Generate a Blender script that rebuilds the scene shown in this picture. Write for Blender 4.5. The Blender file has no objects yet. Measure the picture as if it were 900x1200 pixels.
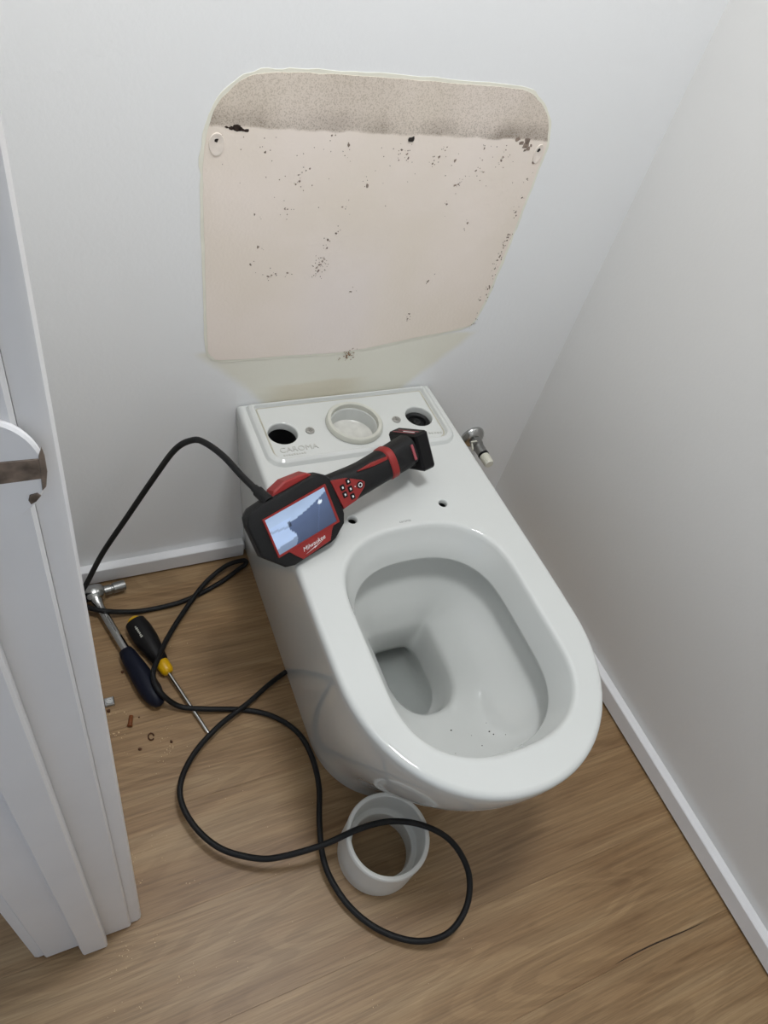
import bpy, bmesh, math, random
from mathutils import Vector, Matrix, noise
random.seed(7)
S = bpy.context.scene
COL = S.collection

# ------------------------------------------------------------------ camera, world, light, exposure
cam_d = bpy.data.cameras.new('camera')
cam = bpy.data.objects.new('camera', cam_d); COL.objects.link(cam)
cam.location = (-0.45616, -0.86486, 1.21054)
cam.rotation_euler = (0.714936, -0.207355, -0.393236)
cam_d.sensor_fit = 'HORIZONTAL'; cam_d.sensor_width = 36.0
cam_d.lens = 853.1 / 900 * 36.0
cam_d.clip_start = 0.01
S.camera = cam

W = bpy.data.worlds.new('world'); S.world = W; W.use_nodes = True
W.node_tree.nodes['Background'].inputs['Color'].default_value = (0.72, 0.84, 1.0, 1)
W.node_tree.nodes['Background'].inputs['Strength'].default_value = 0.60

LAMP_W = 13.6
S.view_settings.view_transform = 'Standard'
S.view_settings.look = 'None'
S.view_settings.exposure = -0.10
S.view_settings.gamma = 1.0
S.view_settings.use_curve_mapping = False

# ------------------------------------------------------------------ helpers
def srgb(r, g, b):
    f = lambda c: (c/255/12.92) if c/255 <= 0.04045 else ((c/255+0.055)/1.055)**2.4
    return (f(r), f(g), f(b), 1.0)

def mat(name, col, rough=0.5, metal=0.0, var=0.0, vscale=20.0, bump=0.0, bscale=200.0, coat=0.0, spec=0.5):
    m = bpy.data.materials.new(name); m.use_nodes = True
    nt = m.node_tree; N = nt.nodes; L = nt.links; b = N['Principled BSDF']
    b.inputs['Base Color'].default_value = col
    b.inputs['Roughness'].default_value = rough
    b.inputs['Metallic'].default_value = metal
    b.inputs['Specular IOR Level'].default_value = spec
    b.inputs['Coat Weight'].default_value = coat
    b.inputs['Coat Roughness'].default_value = 0.04
    tc = N.new('ShaderNodeTexCoord')
    if var > 0:
        n = N.new('ShaderNodeTexNoise'); n.inputs['Scale'].default_value = vscale; n.inputs['Detail'].default_value = 4
        L.new(tc.outputs['Object'], n.inputs['Vector'])
        r = N.new('ShaderNodeValToRGB')
        r.color_ramp.elements[0].position = 0.3; r.color_ramp.elements[1].position = 0.7
        r.color_ramp.elements[0].color = tuple(c*(1-var) for c in col[:3]) + (1,)
        r.color_ramp.elements[1].color = tuple(min(1, c*(1+var)) for c in col[:3]) + (1,)
        L.new(n.outputs['Fac'], r.inputs['Fac']); L.new(r.outputs['Color'], b.inputs['Base Color'])
    if bump > 0:
        n2 = N.new('ShaderNodeTexNoise'); n2.inputs['Scale'].default_value = bscale; n2.inputs['Detail'].default_value = 3
        L.new(tc.outputs['Object'], n2.inputs['Vector'])
        bp = N.new('ShaderNodeBump'); bp.inputs['Strength'].default_value = bump; bp.inputs['Distance'].default_value = 0.001
        L.new(n2.outputs['Fac'], bp.inputs['Height']); L.new(bp.outputs['Normal'], b.inputs['Normal'])
    return m

def link(name, me, m, parent=None, smooth=None, **props):
    o = bpy.data.objects.new(name, me); COL.objects.link(o)
    if m is not None and not me.materials: me.materials.append(m)
    if smooth is not None:
        for p in me.polygons: p.use_smooth = True
        me.set_sharp_from_angle(angle=math.radians(smooth))
    if parent is not None: o.parent = parent
    for k, v in props.items(): o[k] = v
    return o

def mesh(name, v, f):
    me = bpy.data.meshes.new(name); me.from_pydata([tuple(p) for p in v], [], f); me.validate(); me.update()
    return me

def fix_normals(me):
    bm = bmesh.new(); bm.from_mesh(me); bmesh.ops.recalc_face_normals(bm, faces=bm.faces[:]); bm.to_mesh(me); bm.free()
    return me

class MB:
    def __init__(s): s.v = []; s.f = []
    def ring(s, pts):
        i = len(s.v); s.v += [tuple(p) for p in pts]; return list(range(i, i+len(pts)))
    def bridge(s, a, b, closed=True):
        n = len(a)
        for i in range(n if closed else n-1):
            j = (i+1) % n; s.f.append((a[i], a[j], b[j], b[i]))
    def loft(s, rings, cap0=True, cap1=True):
        R = [s.ring(r) for r in rings]
        for a, b in zip(R, R[1:]): s.bridge(a, b)
        if cap0: s.f.append(tuple(reversed(R[0])))
        if cap1: s.f.append(tuple(R[-1]))
        return R
    def box(s, x0, x1, y0, y1, z0, z1, c=0.0):
        if c <= 0:
            s.loft([[(x0,y0,z0),(x1,y0,z0),(x1,y1,z0),(x0,y1,z0)], [(x0,y0,z1),(x1,y0,z1),(x1,y1,z1),(x0,y1,z1)]])
        else:
            def rr(d, z): return [(x0+d,y0,z),(x1-d,y0,z),(x1,y0+d,z),(x1,y1-d,z),(x1-d,y1,z),(x0+d,y1,z),(x0,y1-d,z),(x0,y0+d,z)]
            def ri(z): return [(x0+c,y0+c,z),(x1-c,y0+c,z),(x1-c,y0+c,z),(x1-c,y1-c,z),(x1-c,y1-c,z),(x0+c,y1-c,z),(x0+c,y1-c,z),(x0+c,y0+c,z)]
            def rs(z): 
                e = c*0.999
                return [(x0+c,y0+e,z),(x1-c,y0+e,z),(x1-e,y0+c,z),(x1-e,y1-c,z),(x1-c,y1-e,z),(x0+c,y1-e,z),(x0+e,y1-c,z),(x0+e,y0+c,z)]
            s.loft([rs(z0), rr(c, z0+c), rr(c, z1-c), rs(z1)])
    def prism(s, poly, z0, z1, chamfer=0.0):
        if chamfer <= 0:
            s.loft([[(x,y,z0) for x,y in poly], [(x,y,z1) for x,y in poly]])
        else:
            ins = inset(poly, chamfer)
            s.loft([[(x,y,z0) for x,y in poly], [(x,y,z1-chamfer) for x,y in poly], [(x,y,z1) for x,y in ins]])
    def make(s, name, m, parent=None, smooth=None, **props):
        return link(name, fix_normals(mesh(name, s.v, s.f)), m, parent, smooth, **props)

def inset(poly, d):
    n = len(poly); area = sum(poly[i][0]*poly[(i+1)%n][1]-poly[(i+1)%n][0]*poly[i][1] for i in range(n)); sg = 1 if area > 0 else -1
    out = []
    for i in range(n):
        p0, p1, p2 = Vector(poly[i-1]), Vector(poly[i]), Vector(poly[(i+1)%n])
        a = (p1-p0).normalized(); b = (p2-p1).normalized()
        na = Vector((-a.y, a.x))*sg; nb = Vector((-b.y, b.x))*sg
        k = na+nb; den = max(0.3, 1+na.dot(nb))
        out.append(tuple(p1 + k*(d/den)))
    return out

def circ(cx, cy, r, n=32, z=None):
    L = [(cx+r*math.cos(2*math.pi*i/n), cy+r*math.sin(2*math.pi*i/n)) for i in range(n)]
    return L if z is None else [(x, y, z) for x, y in L]

def catmull(P, sub=8):
    P = [Vector(p) for p in P]; out = []
    for i in range(len(P)-1):
        p0 = P[max(i-1,0)]; p1 = P[i]; p2 = P[i+1]; p3 = P[min(i+2,len(P)-1)]
        for k in range(sub):
            t = k/sub
            out.append(0.5*((2*p1)+(p2-p0)*t+(2*p0-5*p1+4*p2-p3)*t*t+(3*p1-p0-3*p2+p3)*t**3))
    out.append(P[-1]); return out

def tube_rings(path, radii, n=14, squash=None):
    path = [Vector(p) for p in path]; rings = []
    t = (path[1]-path[0]).normalized()
    up = Vector((0,0,1)) if abs(t.z) < 0.9 else Vector((1,0,0))
    u = t.cross(up).normalized()
    for i, p in enumerate(path):
        if i == 0: t = (path[1]-path[0])
        elif i == len(path)-1: t = path[-1]-path[-2]
        else: t = path[i+1]-path[i-1]
        t.normalize(); u = (u - t*u.dot(t)).normalized(); w = t.cross(u)
        r = radii if isinstance(radii, (int,float)) else radii[i]
        rings.append([p+u*(r*math.cos(2*math.pi*k/n))+w*(r*math.sin(2*math.pi*k/n)) for k in range(n)])
    return rings

def tube(name, path, radii, m, parent=None, n=14, smooth=40, **props):
    b = MB(); b.loft(tube_rings(path, radii, n)); return b.make(name, m, parent, smooth, **props)

def axis_lathe(name, A, B, prof, m, parent=None, n=24, smooth=35, **props):
    """prof: list of (distance along A->B, radius)"""
    A = Vector(A); d = (Vector(B)-A).normalized()
    u = d.cross(Vector((0,0,1)))
    u = u.normalized() if u.length > 1e-4 else Vector((1,0,0))
    w = d.cross(u); b = MB()
    b.loft([[A+d*t+u*(r*math.cos(2*math.pi*k/n))+w*(r*math.sin(2*math.pi*k/n)) for k in range(n)] for t, r in prof])
    return b.make(name, m, parent, smooth, **props)

def fill_flat(loops):
    """triangulated planar region bounded by 3D loops (outer + holes)"""
    bm = bmesh.new(); edges = []
    for lp in loops:
        vs = [bm.verts.new(p) for p in lp]
        for i in range(len(vs)): edges.append(bm.edges.new((vs[i], vs[(i+1)%len(vs)])))
    bmesh.ops.triangle_fill(bm, use_beauty=True, use_dissolve=False, edges=edges, normal=(0,0,1))
    bm.verts.index_update()
    v = [tuple(x.co) for x in bm.verts]; f = [tuple(x.index for x in fc.verts) for fc in bm.faces]; bm.free()
    return v, f

def text_mesh(body, size, extrude=0.0, shear=0.0, align='CENTER'):
    c = bpy.data.curves.new('txt', 'FONT'); c.body = body; c.size = size; c.extrude = extrude; c.shear = shear
    c.align_x = align; c.align_y = 'CENTER'; c.resolution_u = 3
    o = bpy.data.objects.new('txt', c); COL.objects.link(o)
    dg = bpy.context.evaluated_depsgraph_get(); dg.update()
    me = bpy.data.meshes.new_from_object(o.evaluated_get(dg)); bpy.data.objects.remove(o); bpy.data.curves.remove(c)
    me.materials.clear(); return me

def empty(name, loc, label=None, cat=None, group=None, kind=None, matrix=None):
    o = bpy.data.objects.new(name, None); COL.objects.link(o); o.empty_display_size = 0.05
    if matrix is not None: o.matrix_world = matrix
    else: o.location = loc
    if label: o['label'] = label
    if cat: o['category'] = cat
    if group: o['group'] = group
    if kind: o['kind'] = kind
    return o

def child_at(o, parent_mw, world):      # place a child by its world matrix
    o.matrix_parent_inverse = Matrix.Identity(4); o.matrix_basis = parent_mw.inverted() @ world

# ------------------------------------------------------------------ materials
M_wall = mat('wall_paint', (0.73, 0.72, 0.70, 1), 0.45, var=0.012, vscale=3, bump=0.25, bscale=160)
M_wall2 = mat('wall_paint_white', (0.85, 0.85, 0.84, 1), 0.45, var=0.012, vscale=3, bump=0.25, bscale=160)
M_gloss = mat('trim_paint', (0.80, 0.80, 0.81, 1), 0.28, var=0.02, vscale=14, bump=0.15, bscale=60)
M_ceil = mat('ceiling_paint', (0.82, 0.82, 0.81, 1), 0.7, var=0.01)
M_cer = mat('glazed_ceramic', (0.61, 0.623, 0.603, 1), 0.025, var=0.006, vscale=9)
M_black = mat('black_rubber', (0.007, 0.007, 0.0075, 1), 0.55, bump=0.3, bscale=500, spec=0.3)
M_red = mat('red_plastic', (0.26, 0.016, 0.014, 1), 0.4, var=0.08, vscale=60)
M_blackp = mat('black_plastic', (0.008, 0.0075, 0.008, 1), 0.5, var=0.1, spec=0.2)
M_white = mat('white_print', (0.75, 0.75, 0.75, 1), 0.5)
M_pink = mat('label_print', (0.34, 0.07, 0.085, 1), 0.45)
M_chrome = mat('chrome', (0.50, 0.50, 0.49, 1), 0.18, metal=1.0, var=0.05, vscale=80)
M_steel = mat('brushed_steel', (0.34, 0.34, 0.33, 1), 0.33, metal=1.0, var=0.1, vscale=120)
M_pvc = mat('grey_pvc', srgb(222, 221, 215), 0.34, var=0.02, vscale=20)
M_rubber = mat('grey_seal', srgb(196, 196, 186), 0.35, var=0.05, vscale=60)
M_yellow = mat('yellow_plastic', srgb(222, 172, 6), 0.35, var=0.05, vscale=60)
M_blue = mat('dark_blue_grip', (0.004, 0.006, 0.016, 1), 0.5, bump=0.2, bscale=400, spec=0.25)
M_brownp = mat('brown_plug', srgb(120, 66, 28), 0.55, var=0.2, vscale=150)
M_brown = mat('brown_crumb', srgb(82, 50, 28), 0.8, var=0.3, vscale=300)
M_dust = mat('pale_sawdust', srgb(205, 178, 140), 0.9, var=0.2, vscale=300)
M_mark = mat('grey_brown_mark', srgb(138, 122, 110), 0.9, var=0.35, vscale=250)
M_dark = mat('dark_mould', srgb(48, 34, 26), 0.9, var=0.4, vscale=250)
M_hole = mat('hole_dark', srgb(40, 34, 30), 0.9)
M_plugc = mat('filler', srgb(230, 219, 208), 0.7, var=0.06, vscale=100)
M_thread_glint = mat('white_thread_and_glint', srgb(222, 220, 206), 0.4, var=0.03, vscale=100)
M_rust = mat('worn_brass', srgb(130, 117, 106), 0.4, metal=0.5, var=0.5, vscale=110)
M_print = mat('grey_print', srgb(140, 142, 140), 0.5)
M_screw = mat('dull_screw', srgb(150, 148, 142), 0.5, var=0.2, vscale=200)
M_fleck = mat('dark_fleck', srgb(50, 46, 42), 0.8)

def wood_material():
    m = bpy.data.materials.new('oak_plank'); m.use_nodes = True
    nt = m.node_tree; N = nt.nodes; L = nt.links; b = N['Principled BSDF']
    tc = N.new('ShaderNodeTexCoord'); oi = N.new('ShaderNodeObjectInfo')
    mul = N.new('ShaderNodeMath'); mul.operation = 'MULTIPLY'; mul.inputs[1].default_value = 37.0; L.new(oi.outputs['Random'], mul.inputs[0])
    comb = N.new('ShaderNodeCombineXYZ'); 
    for i in range(3): L.new(mul.outputs[0], comb.inputs[i])
    add = N.new('ShaderNodeVectorMath'); add.operation = 'ADD'; L.new(tc.outputs['Object'], add.inputs[0]); L.new(comb.outputs[0], add.inputs[1])
    def noise_(scale_vec, det, rough=0.55, dist=0.0):
        mp = N.new('ShaderNodeMapping'); mp.inputs['Scale'].default_value = scale_vec; L.new(add.outputs[0], mp.inputs['Vector'])
        n = N.new('ShaderNodeTexNoise'); n.inputs['Scale'].default_value = 1.0; n.inputs['Detail'].default_value = det
        n.inputs['Roughness'].default_value = rough; n.inputs['Distortion'].default_value = dist
        L.new(mp.outputs[0], n.inputs['Vector']); return n
    broad = noise_((2.2, 17, 1), 5, 0.55, 0.7)      # cathedral bands
    fine = noise_((7, 260, 1), 4, 0.65, 0.25)        # grain lines
    pore = noise_((26, 1100, 1), 2, 0.6)            # pores
    tone = noise_((0.8, 3.0, 1), 2)
    r = N.new('ShaderNodeValToRGB'); e = r.color_ramp.elements
    e[0].position = 0.28; e[0].color = srgb(141, 111, 77); e[1].position = 0.72; e[1].color = srgb(174, 148, 112)
    k = e.new(0.5); k.color = srgb(160, 131, 95)
    L.new(broad.outputs['Fac'], r.inputs['Fac'])
    r2 = N.new('ShaderNodeValToRGB'); r2.color_ramp.elements[0].position = 0.32; r2.color_ramp.elements[0].color = (0.74,0.72,0.70,1)
    r2.color_ramp.elements[1].position = 0.66; r2.color_ramp.elements[1].color = (1.06,1.06,1.06,1); L.new(fine.outputs['Fac'], r2.inputs['Fac'])
    r3 = N.new('ShaderNodeValToRGB'); r3.color_ramp.elements[0].position = 0.3; r3.color_ramp.elements[0].color = (0.86,0.84,0.82,1)
    r3.color_ramp.elements[1].position = 0.5; r3.color_ramp.elements[1].color = (1,1,1,1); L.new(pore.outputs['Fac'], r3.inputs['Fac'])
    r4 = N.new('ShaderNodeValToRGB'); r4.color_ramp.elements[0].position = 0.3; r4.color_ramp.elements[0].color = (0.88,0.86,0.85,1)
    r4.color_ramp.elements[1].position = 0.7; r4.color_ramp.elements[1].color = (1.08,1.08,1.07,1); L.new(tone.outputs['Fac'], r4.inputs['Fac'])
    sn = N.new('ShaderNodeMath'); sn.operation = 'SINE'; m9 = N.new('ShaderNodeMath'); m9.operation = 'MULTIPLY'; m9.inputs[1].default_value = 95.0
    ring = noise_((1.5, 9, 1), 1.5, 0.4, 0.5); L.new(ring.outputs['Fac'], m9.inputs[0]); L.new(m9.outputs[0], sn.inputs[0])
    r5 = N.new('ShaderNodeValToRGB'); r5.color_ramp.elements[0].position = 0.0; r5.color_ramp.elements[0].color = (0.90,0.885,0.87,1)
    r5.color_ramp.elements[1].position = 0.55; r5.color_ramp.elements[1].color = (1.02,1.02,1.02,1); L.new(sn.outputs[0], r5.inputs['Fac'])
    cur = r.outputs['Color']
    for x in (r2, r3, r4, r5):
        mx = N.new('ShaderNodeMix'); mx.data_type = 'RGBA'; mx.blend_type = 'MULTIPLY'; mx.inputs['Factor'].default_value = 1.0
        L.new(cur, mx.inputs[6]); L.new(x.outputs['Color'], mx.inputs[7]); cur = mx.outputs[2]
    L.new(cur, b.inputs['Base Color'])
    b.inputs['Roughness'].default_value = 0.42; b.inputs['Specular IOR Level'].default_value = 0.4
    bp = N.new('ShaderNodeBump'); bp.inputs['Strength'].default_value = 0.25; bp.inputs['Distance'].default_value = 0.0006
    L.new(fine.outputs['Fac'], bp.inputs['Height']); L.new(bp.outputs['Normal'], b.inputs['Normal'])
    return m
M_wood = wood_material()

# ------------------------------------------------------------------ setting
XR, XL, YF, ZC = 0.4516, -0.469, -1.62, 2.20
b = MB(); b.box(-1.95, XR+0.1, YF-0.1, 0.1, -0.08, -0.0045)
floor = b.make('floor', mat('subfloor', srgb(70, 60, 50), 0.9, var=0.1), kind='structure')
floor['label'] = 'light oak plank floor of the small toilet room'
PW = 0.15
k = 0; y = -0.012 + PW
rows = []
while y > YF:
    rows.append((max(y-PW, YF), min(y, 0.0))); y -= PW
for i, (y0, y1) in enumerate(rows):
    if y1 - y0 < 0.004: continue
    # joints fall at the same stagger as in a random-length laid floor
    xs = XR - [1.25, 1.32, 1.19, 1.38, 1.27, 1.35, 1.2][i % 7]
    cuts = [XR, xs, -1.95]
    for xb, xa in zip(cuts, cuts[1:]):
        g = 0.00008; bb = MB(); L_, R_, F_, B_ = xa+g, xb-g, y0+g, y1-g
        c = 0.00015
        cx, cy = (xa+xb)/2, (y0+y1)/2
        def rr(d, z): return [(L_+d-cx,F_+d-cy,z),(R_-d-cx,F_+d-cy,z),(R_-d-cx,B_-d-cy,z),(L_+d-cx,B_-d-cy,z)]
        bb.loft([rr(0,-0.0045), rr(0,-c), rr(c,0)])
        p = bb.make('plank', M_wood, floor); p.location = (cx, cy, 0)

pts_ = []
for i in range(15):
    t = i/14; x = 0.198+0.195*t; wv = 0.0016*math.sin(t*5.2)-0.004*t
    pts_.append((x, -0.9085+wv, 0.0010*math.sin(math.pi*min(1, t*1.05))**0.6+0.0001))
bb = MB(); up_r = bb.ring([(x, y+w_, 0.00012) for x, y, w_ in pts_]); dn_r = bb.ring([(x, y-w_, 0.00012) for x, y, w_ in pts_]); bb.bridge(up_r, dn_r, False)
bb.make('open_joint', mat('joint_dark', srgb(52, 38, 28), 0.9), floor)['label'] = 'dark open joint between two planks'

def structure_box(name, x0, x1, y0, y1, z0, z1, m, c=0.0, **kw):
    b = MB(); b.box(x0, x1, y0, y1, z0, z1, c); return b.make(name, m, None, kind='structure', **kw)

def back_wall_material():
    """white paint, yellowed in a halo and in a drip below the old cistern outline"""
    m = mat('wall_back_paint', (0.85, 0.855, 0.855, 1), 0.45, bump=0.25, bscale=160)
    nt = m.node_tree; N = nt.nodes; L = nt.links; b = N['Principled BSDF']
    tc = N.new('ShaderNodeTexCoord'); sp = N.new('ShaderNodeSeparateXYZ'); L.new(tc.outputs['Object'], sp.inputs[0])
    nz = N.new('ShaderNodeTexNoise'); nz.inputs['Scale'].default_value = 9; nz.inputs['Detail'].default_value = 4; L.new(tc.outputs['Object'], nz.inputs['Vector'])
    def M(op, a, b_=None, c_=None):
        n = N.new('ShaderNodeMath'); n.operation = op
        for i, x in enumerate((a, b_, c_)):
            if x is None: continue
            if isinstance(x, (int, float)): n.inputs[i].default_value = x
            else: L.new(x, n.inputs[i])
        return n.outputs[0]
    def sstep(x, a, b_):
        n = N.new('ShaderNodeMapRange'); n.interpolation_type = 'SMOOTHSTEP'
        n.inputs['From Min'].default_value = a; n.inputs['From Max'].default_value = b_; L.new(x, n.inputs['Value']); return n.outputs[0]
    X, Z = sp.outputs['X'], sp.outputs['Z']
    wob = M('MULTIPLY', M('SUBTRACT', nz.outputs['Fac'], 0.5), 0.05)
    ax = M('ADD', M('ABSOLUTE', M('ADD', X, 0.005)), wob)
    zz = M('ADD', Z, M('MULTIPLY', wob, 0.5))
    # stain below: trapezoid narrowing towards the pan
    halfw = M('ADD', M('MULTIPLY', M('SUBTRACT', Z, 0.40), 0.95), 0.135)
    inside = sstep(M('SUBTRACT', halfw, ax), -0.012, 0.016)
    drip = M('MULTIPLY', inside, M('MULTIPLY', sstep(zz, 0.375, 0.40), sstep(M('SUBTRACT', 0.515, zz), 0.0, 0.01)))
    # darker second stain
    d2 = M('MULTIPLY', sstep(M('SUBTRACT', 0.105, M('ABSOLUTE', M('ADD', X, 0.045))), 0.0, 0.06), sstep(M('SUBTRACT', M('ADD', 0.437, wob), zz), 0.0, 0.008))
    def mix(fac, ca, cb):
        mx = N.new('ShaderNodeMix'); mx.data_type = 'RGBA'; L.new(fac, mx.inputs['Factor'])
        for i, cc in ((6, ca), (7, cb)):
            if isinstance(cc, tuple): mx.inputs[i].default_value = cc
            else: L.new(cc, mx.inputs[i])
        return mx.outputs[2]
    c1 = mix(M('MULTIPLY', drip, 0.85), (0.85, 0.855, 0.855, 1), (0.80, 0.775, 0.66, 1))
    c2 = mix(M('MULTIPLY', d2, 0.55), c1, (0.70, 0.63, 0.48, 1))
    L.new(c2, b.inputs['Base Color'])
    return m

wall_back = structure_box('wall_back', XL-0.112, XR+0.1, 0.0, 0.1, 0, ZC, back_wall_material())
wall_back['label'] = 'white painted back wall with the bare outline of a removed cistern'
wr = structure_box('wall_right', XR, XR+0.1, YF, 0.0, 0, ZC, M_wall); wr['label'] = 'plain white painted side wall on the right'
structure_box('wall_front', XL-0.112, XR+0.1, YF-0.1, YF, 0, ZC, M_wall2)
b = MB()
DY0, DY1, DH = -1.37, -0.588, 2.04        # rough opening
b.box(XL-0.112, XL, DY1, 0.0, 0, ZC); b.box(XL-0.112, XL, YF, DY0, 0, ZC); b.box(XL-0.112, XL, DY0, DY1, DH+0.02, ZC)
b.make('wall_left', M_wall2, kind='structure')
structure_box('ceiling', -1.95, XR+0.1, YF-0.1, 0.1, ZC, ZC+0.1, M_ceil)  # unseen; set low and carried on over the hall to shape the light
# skirting boards: low square boards with eased edge
BH, BT = 0.0431, 0.0178
for nm, a in (('baseboard_back', (XL, -0.1455, -BT, 0.0)), ('baseboard_back', (0.1455, XR-BT, -BT, 0.0)), ('baseboard_right', (XR-BT, XR, YF, 0.0)), ('baseboard_left', (XL, XL+0.012, -0.536, -BT))):
    structure_box(nm, a[0], a[1], a[2], a[3], 0.0050, BH, M_gloss, 0.0016)

# door frame on the left
door = empty('door_1', (XL, -0.61, 0), kind='structure'); door['label'] = 'white painted door frame with worn strike plate'
def dpart(name, x0, x1, y0, y1, z0, z1, c=0.0022, m=M_gloss, par=door):
    b = MB(); b.box(x0, x1, y0, y1, z0, z1, c); o = b.make(name, m, par)
    if par is door: o.location = -Vector(door.location)
    return o
dpart('jamb', -0.581, -0.4692, -0.608, -0.5882, 0.002, DH)
dpart('jamb', -0.581, -0.4692, -1.3698, -1.35, 0.002, DH)
dpart('head_jamb', -0.581, -0.4692, -1.3698, -0.5882, DH, DH+0.0198)
dpart('door_stop', -0.535, -0.5025, -0.6225, -0.6082, 0.003, DH)
dpart('door_stop', -0.535, -0.5025, -1.3498, -1.3355, 0.003, DH)
for x0, x1 in ((-0.4690, -0.4540), (-0.5950, -0.5812)):      # architraves with a rounded outer arris
    for y0, y1 in ((-0.6035, -0.5365), (-1.4215, -1.3545)):
        b = MB(); r = 0.006
        inner = x1 > -0.5
        prof = [(x0, y0), (x1-r, y0), (x1-r*0.3, y0+r*0.3), (x1, y0+r), (x1, y1-r), (x1-r*0.3, y1-r*0.3), (x1-r, y1), (x0, y1)]
        if not inner: prof = [(x0+x1-x, yy) for x, yy in prof][::-1]
        b.prism(prof, 0.002, DH+0.067); o = b.make('architrave', M_gloss, door, 35); o.location = -Vector(door.location)
    dpart('architrave', x0, x1, -1.3545, -0.6035, DH+0.0, DH+0.067, 0.002)
# strike plate with curved lip, over-painted, latch slot worn to the metal
strike = MB()
pts = []
for i in range(25):
    t = -math.pi/2 + math.pi*i/24
    pts.append((-0.4855+0.0245*math.cos(t), 0.9465+0.033*math.sin(t)))
pts += [(-0.5015, 0.9795), (-0.5015, 0.9135)]
def on_face(poly, y0, y1, name, m, parent, ch=0.0006):
    ins = inset(poly, ch); bb = MB()
    bb.loft([[(x, y0, z) for x, z in poly], [(x, y1+ch, z) for x, z in poly], [(x, y1, z) for x, z in ins]])
    o = bb.make(name, m, parent, 40); return o
dl = -Vector(door.location)
sp_ = on_face(pts, -0.6079, -0.6112, 'strike_plate', M_gloss, door, 0.0012); sp_.location = dl
sl = on_face([(-0.4985,0.9425),(-0.480,0.9405),(-0.4635,0.9405),(-0.4625,0.947),(-0.4635,0.9535),(-0.482,0.9545),(-0.4985,0.9545)], -0.6110, -0.6118, 'latch_slot', M_rust, sp_, 0.0003)
sl['label'] = 'bare worn metal around the latch slot'
on_face([(-0.4645,0.9325),(-0.4625,0.935),(-0.4608,0.945),(-0.4606,0.955),(-0.4612,0.9605),(-0.4632,0.955),(-0.4638,0.945)], -0.6110, -0.6120, 'scratch', M_rust, sp_, 0.0003)
on_face([(-0.4705,0.924),(-0.4680,0.9255),(-0.4655,0.929),(-0.4668,0.9312),(-0.4702,0.9305),(-0.4712,0.927)], -0.6110, -0.6119, 'screw_head', M_rust, sp_, 0.0003)

# ceiling lamp (out of frame, the room's own light)
lamp = empty('ceiling_light', (-0.11, -0.50, ZC), 'round white flush ceiling lamp above the toilet', 'ceiling lamp')
b = MB(); b.loft([circ(0,0,0.15,40,0.0), circ(0,0,0.15,40,-0.02), circ(0,0,0.14,40,-0.024)]); b.make('lamp_base', M_gloss, lamp, 30)
M_lampglow = bpy.data.materials.new('lamp_diffuser'); M_lampglow.use_nodes = True
_b = M_lampglow.node_tree.nodes['Principled BSDF']; _b.inputs['Emission Color'].default_value = (0.97, 0.985, 1.0, 1); _b.inputs['Emission Strength'].default_value = 2.0
b = MB(); b.loft([circ(0,0,0.135,40,-0.0242), circ(0,0,0.12,40,-0.042), circ(0,0,0.08,40,-0.054), circ(0,0,0.03,40,-0.058)]); b.make('diffuser', M_lampglow, lamp, 60)
ld = bpy.data.lights.new('ceiling_lamp_light', 'AREA'); ld.shape = 'DISK'; ld.size = 0.28; ld.energy = LAMP_W; ld.color = (0.97, 0.985, 1.0)
lo = bpy.data.objects.new('ceiling_lamp_light', ld); COL.objects.link(lo); lo.location = (-0.11, -0.50, ZC-0.065)

# ------------------------------------------------------------------ bare patch where the cistern hung
def patch_outline(grow=0.0, wob=0.0, seed=0.0):
    key = [(-0.200,0.494),(-0.10,0.4935),(-0.01,0.491),(0.10,0.505),(0.205,0.5215),(0.2255,0.535),(0.2345,0.585),(0.239,0.656),(0.2415,0.73),(0.2425,0.806),
           (0.242,0.835),(0.230,0.864),(0.206,0.886),(0.172,0.899),(0.06,0.9005),(-0.05,0.9005),(-0.134,0.899),(-0.184,0.8935),(-0.213,0.876),(-0.2295,0.852),(-0.2385,0.82),(-0.2405,0.79),(-0.237,0.70),(-0.232,0.60),(-0.228,0.525),(-0.221,0.503)]
    n = len(key); P = []
    for i in range(n):
        p0, p1, p2, p3 = [Vector(key[(i+j) % n]) for j in (-1,0,1,2)]
        m = 6
        for k in range(m):
            t = k/m; P.append(0.5*((2*p1)+(p2-p0)*t+(2*p0-5*p1+4*p2-p3)*t*t+(3*p1-p0-3*p2+p3)*t**3)*1.0)
    P = [tuple(p) for p in P]
    if grow: P = inset(P, -grow)
    if wob: P = [(x+wob*noise.noise(Vector((x*60, z*60, seed))), z+wob*noise.noise(Vector((x*60, z*60, seed+5)))) for x, z in P]
    return P

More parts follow.
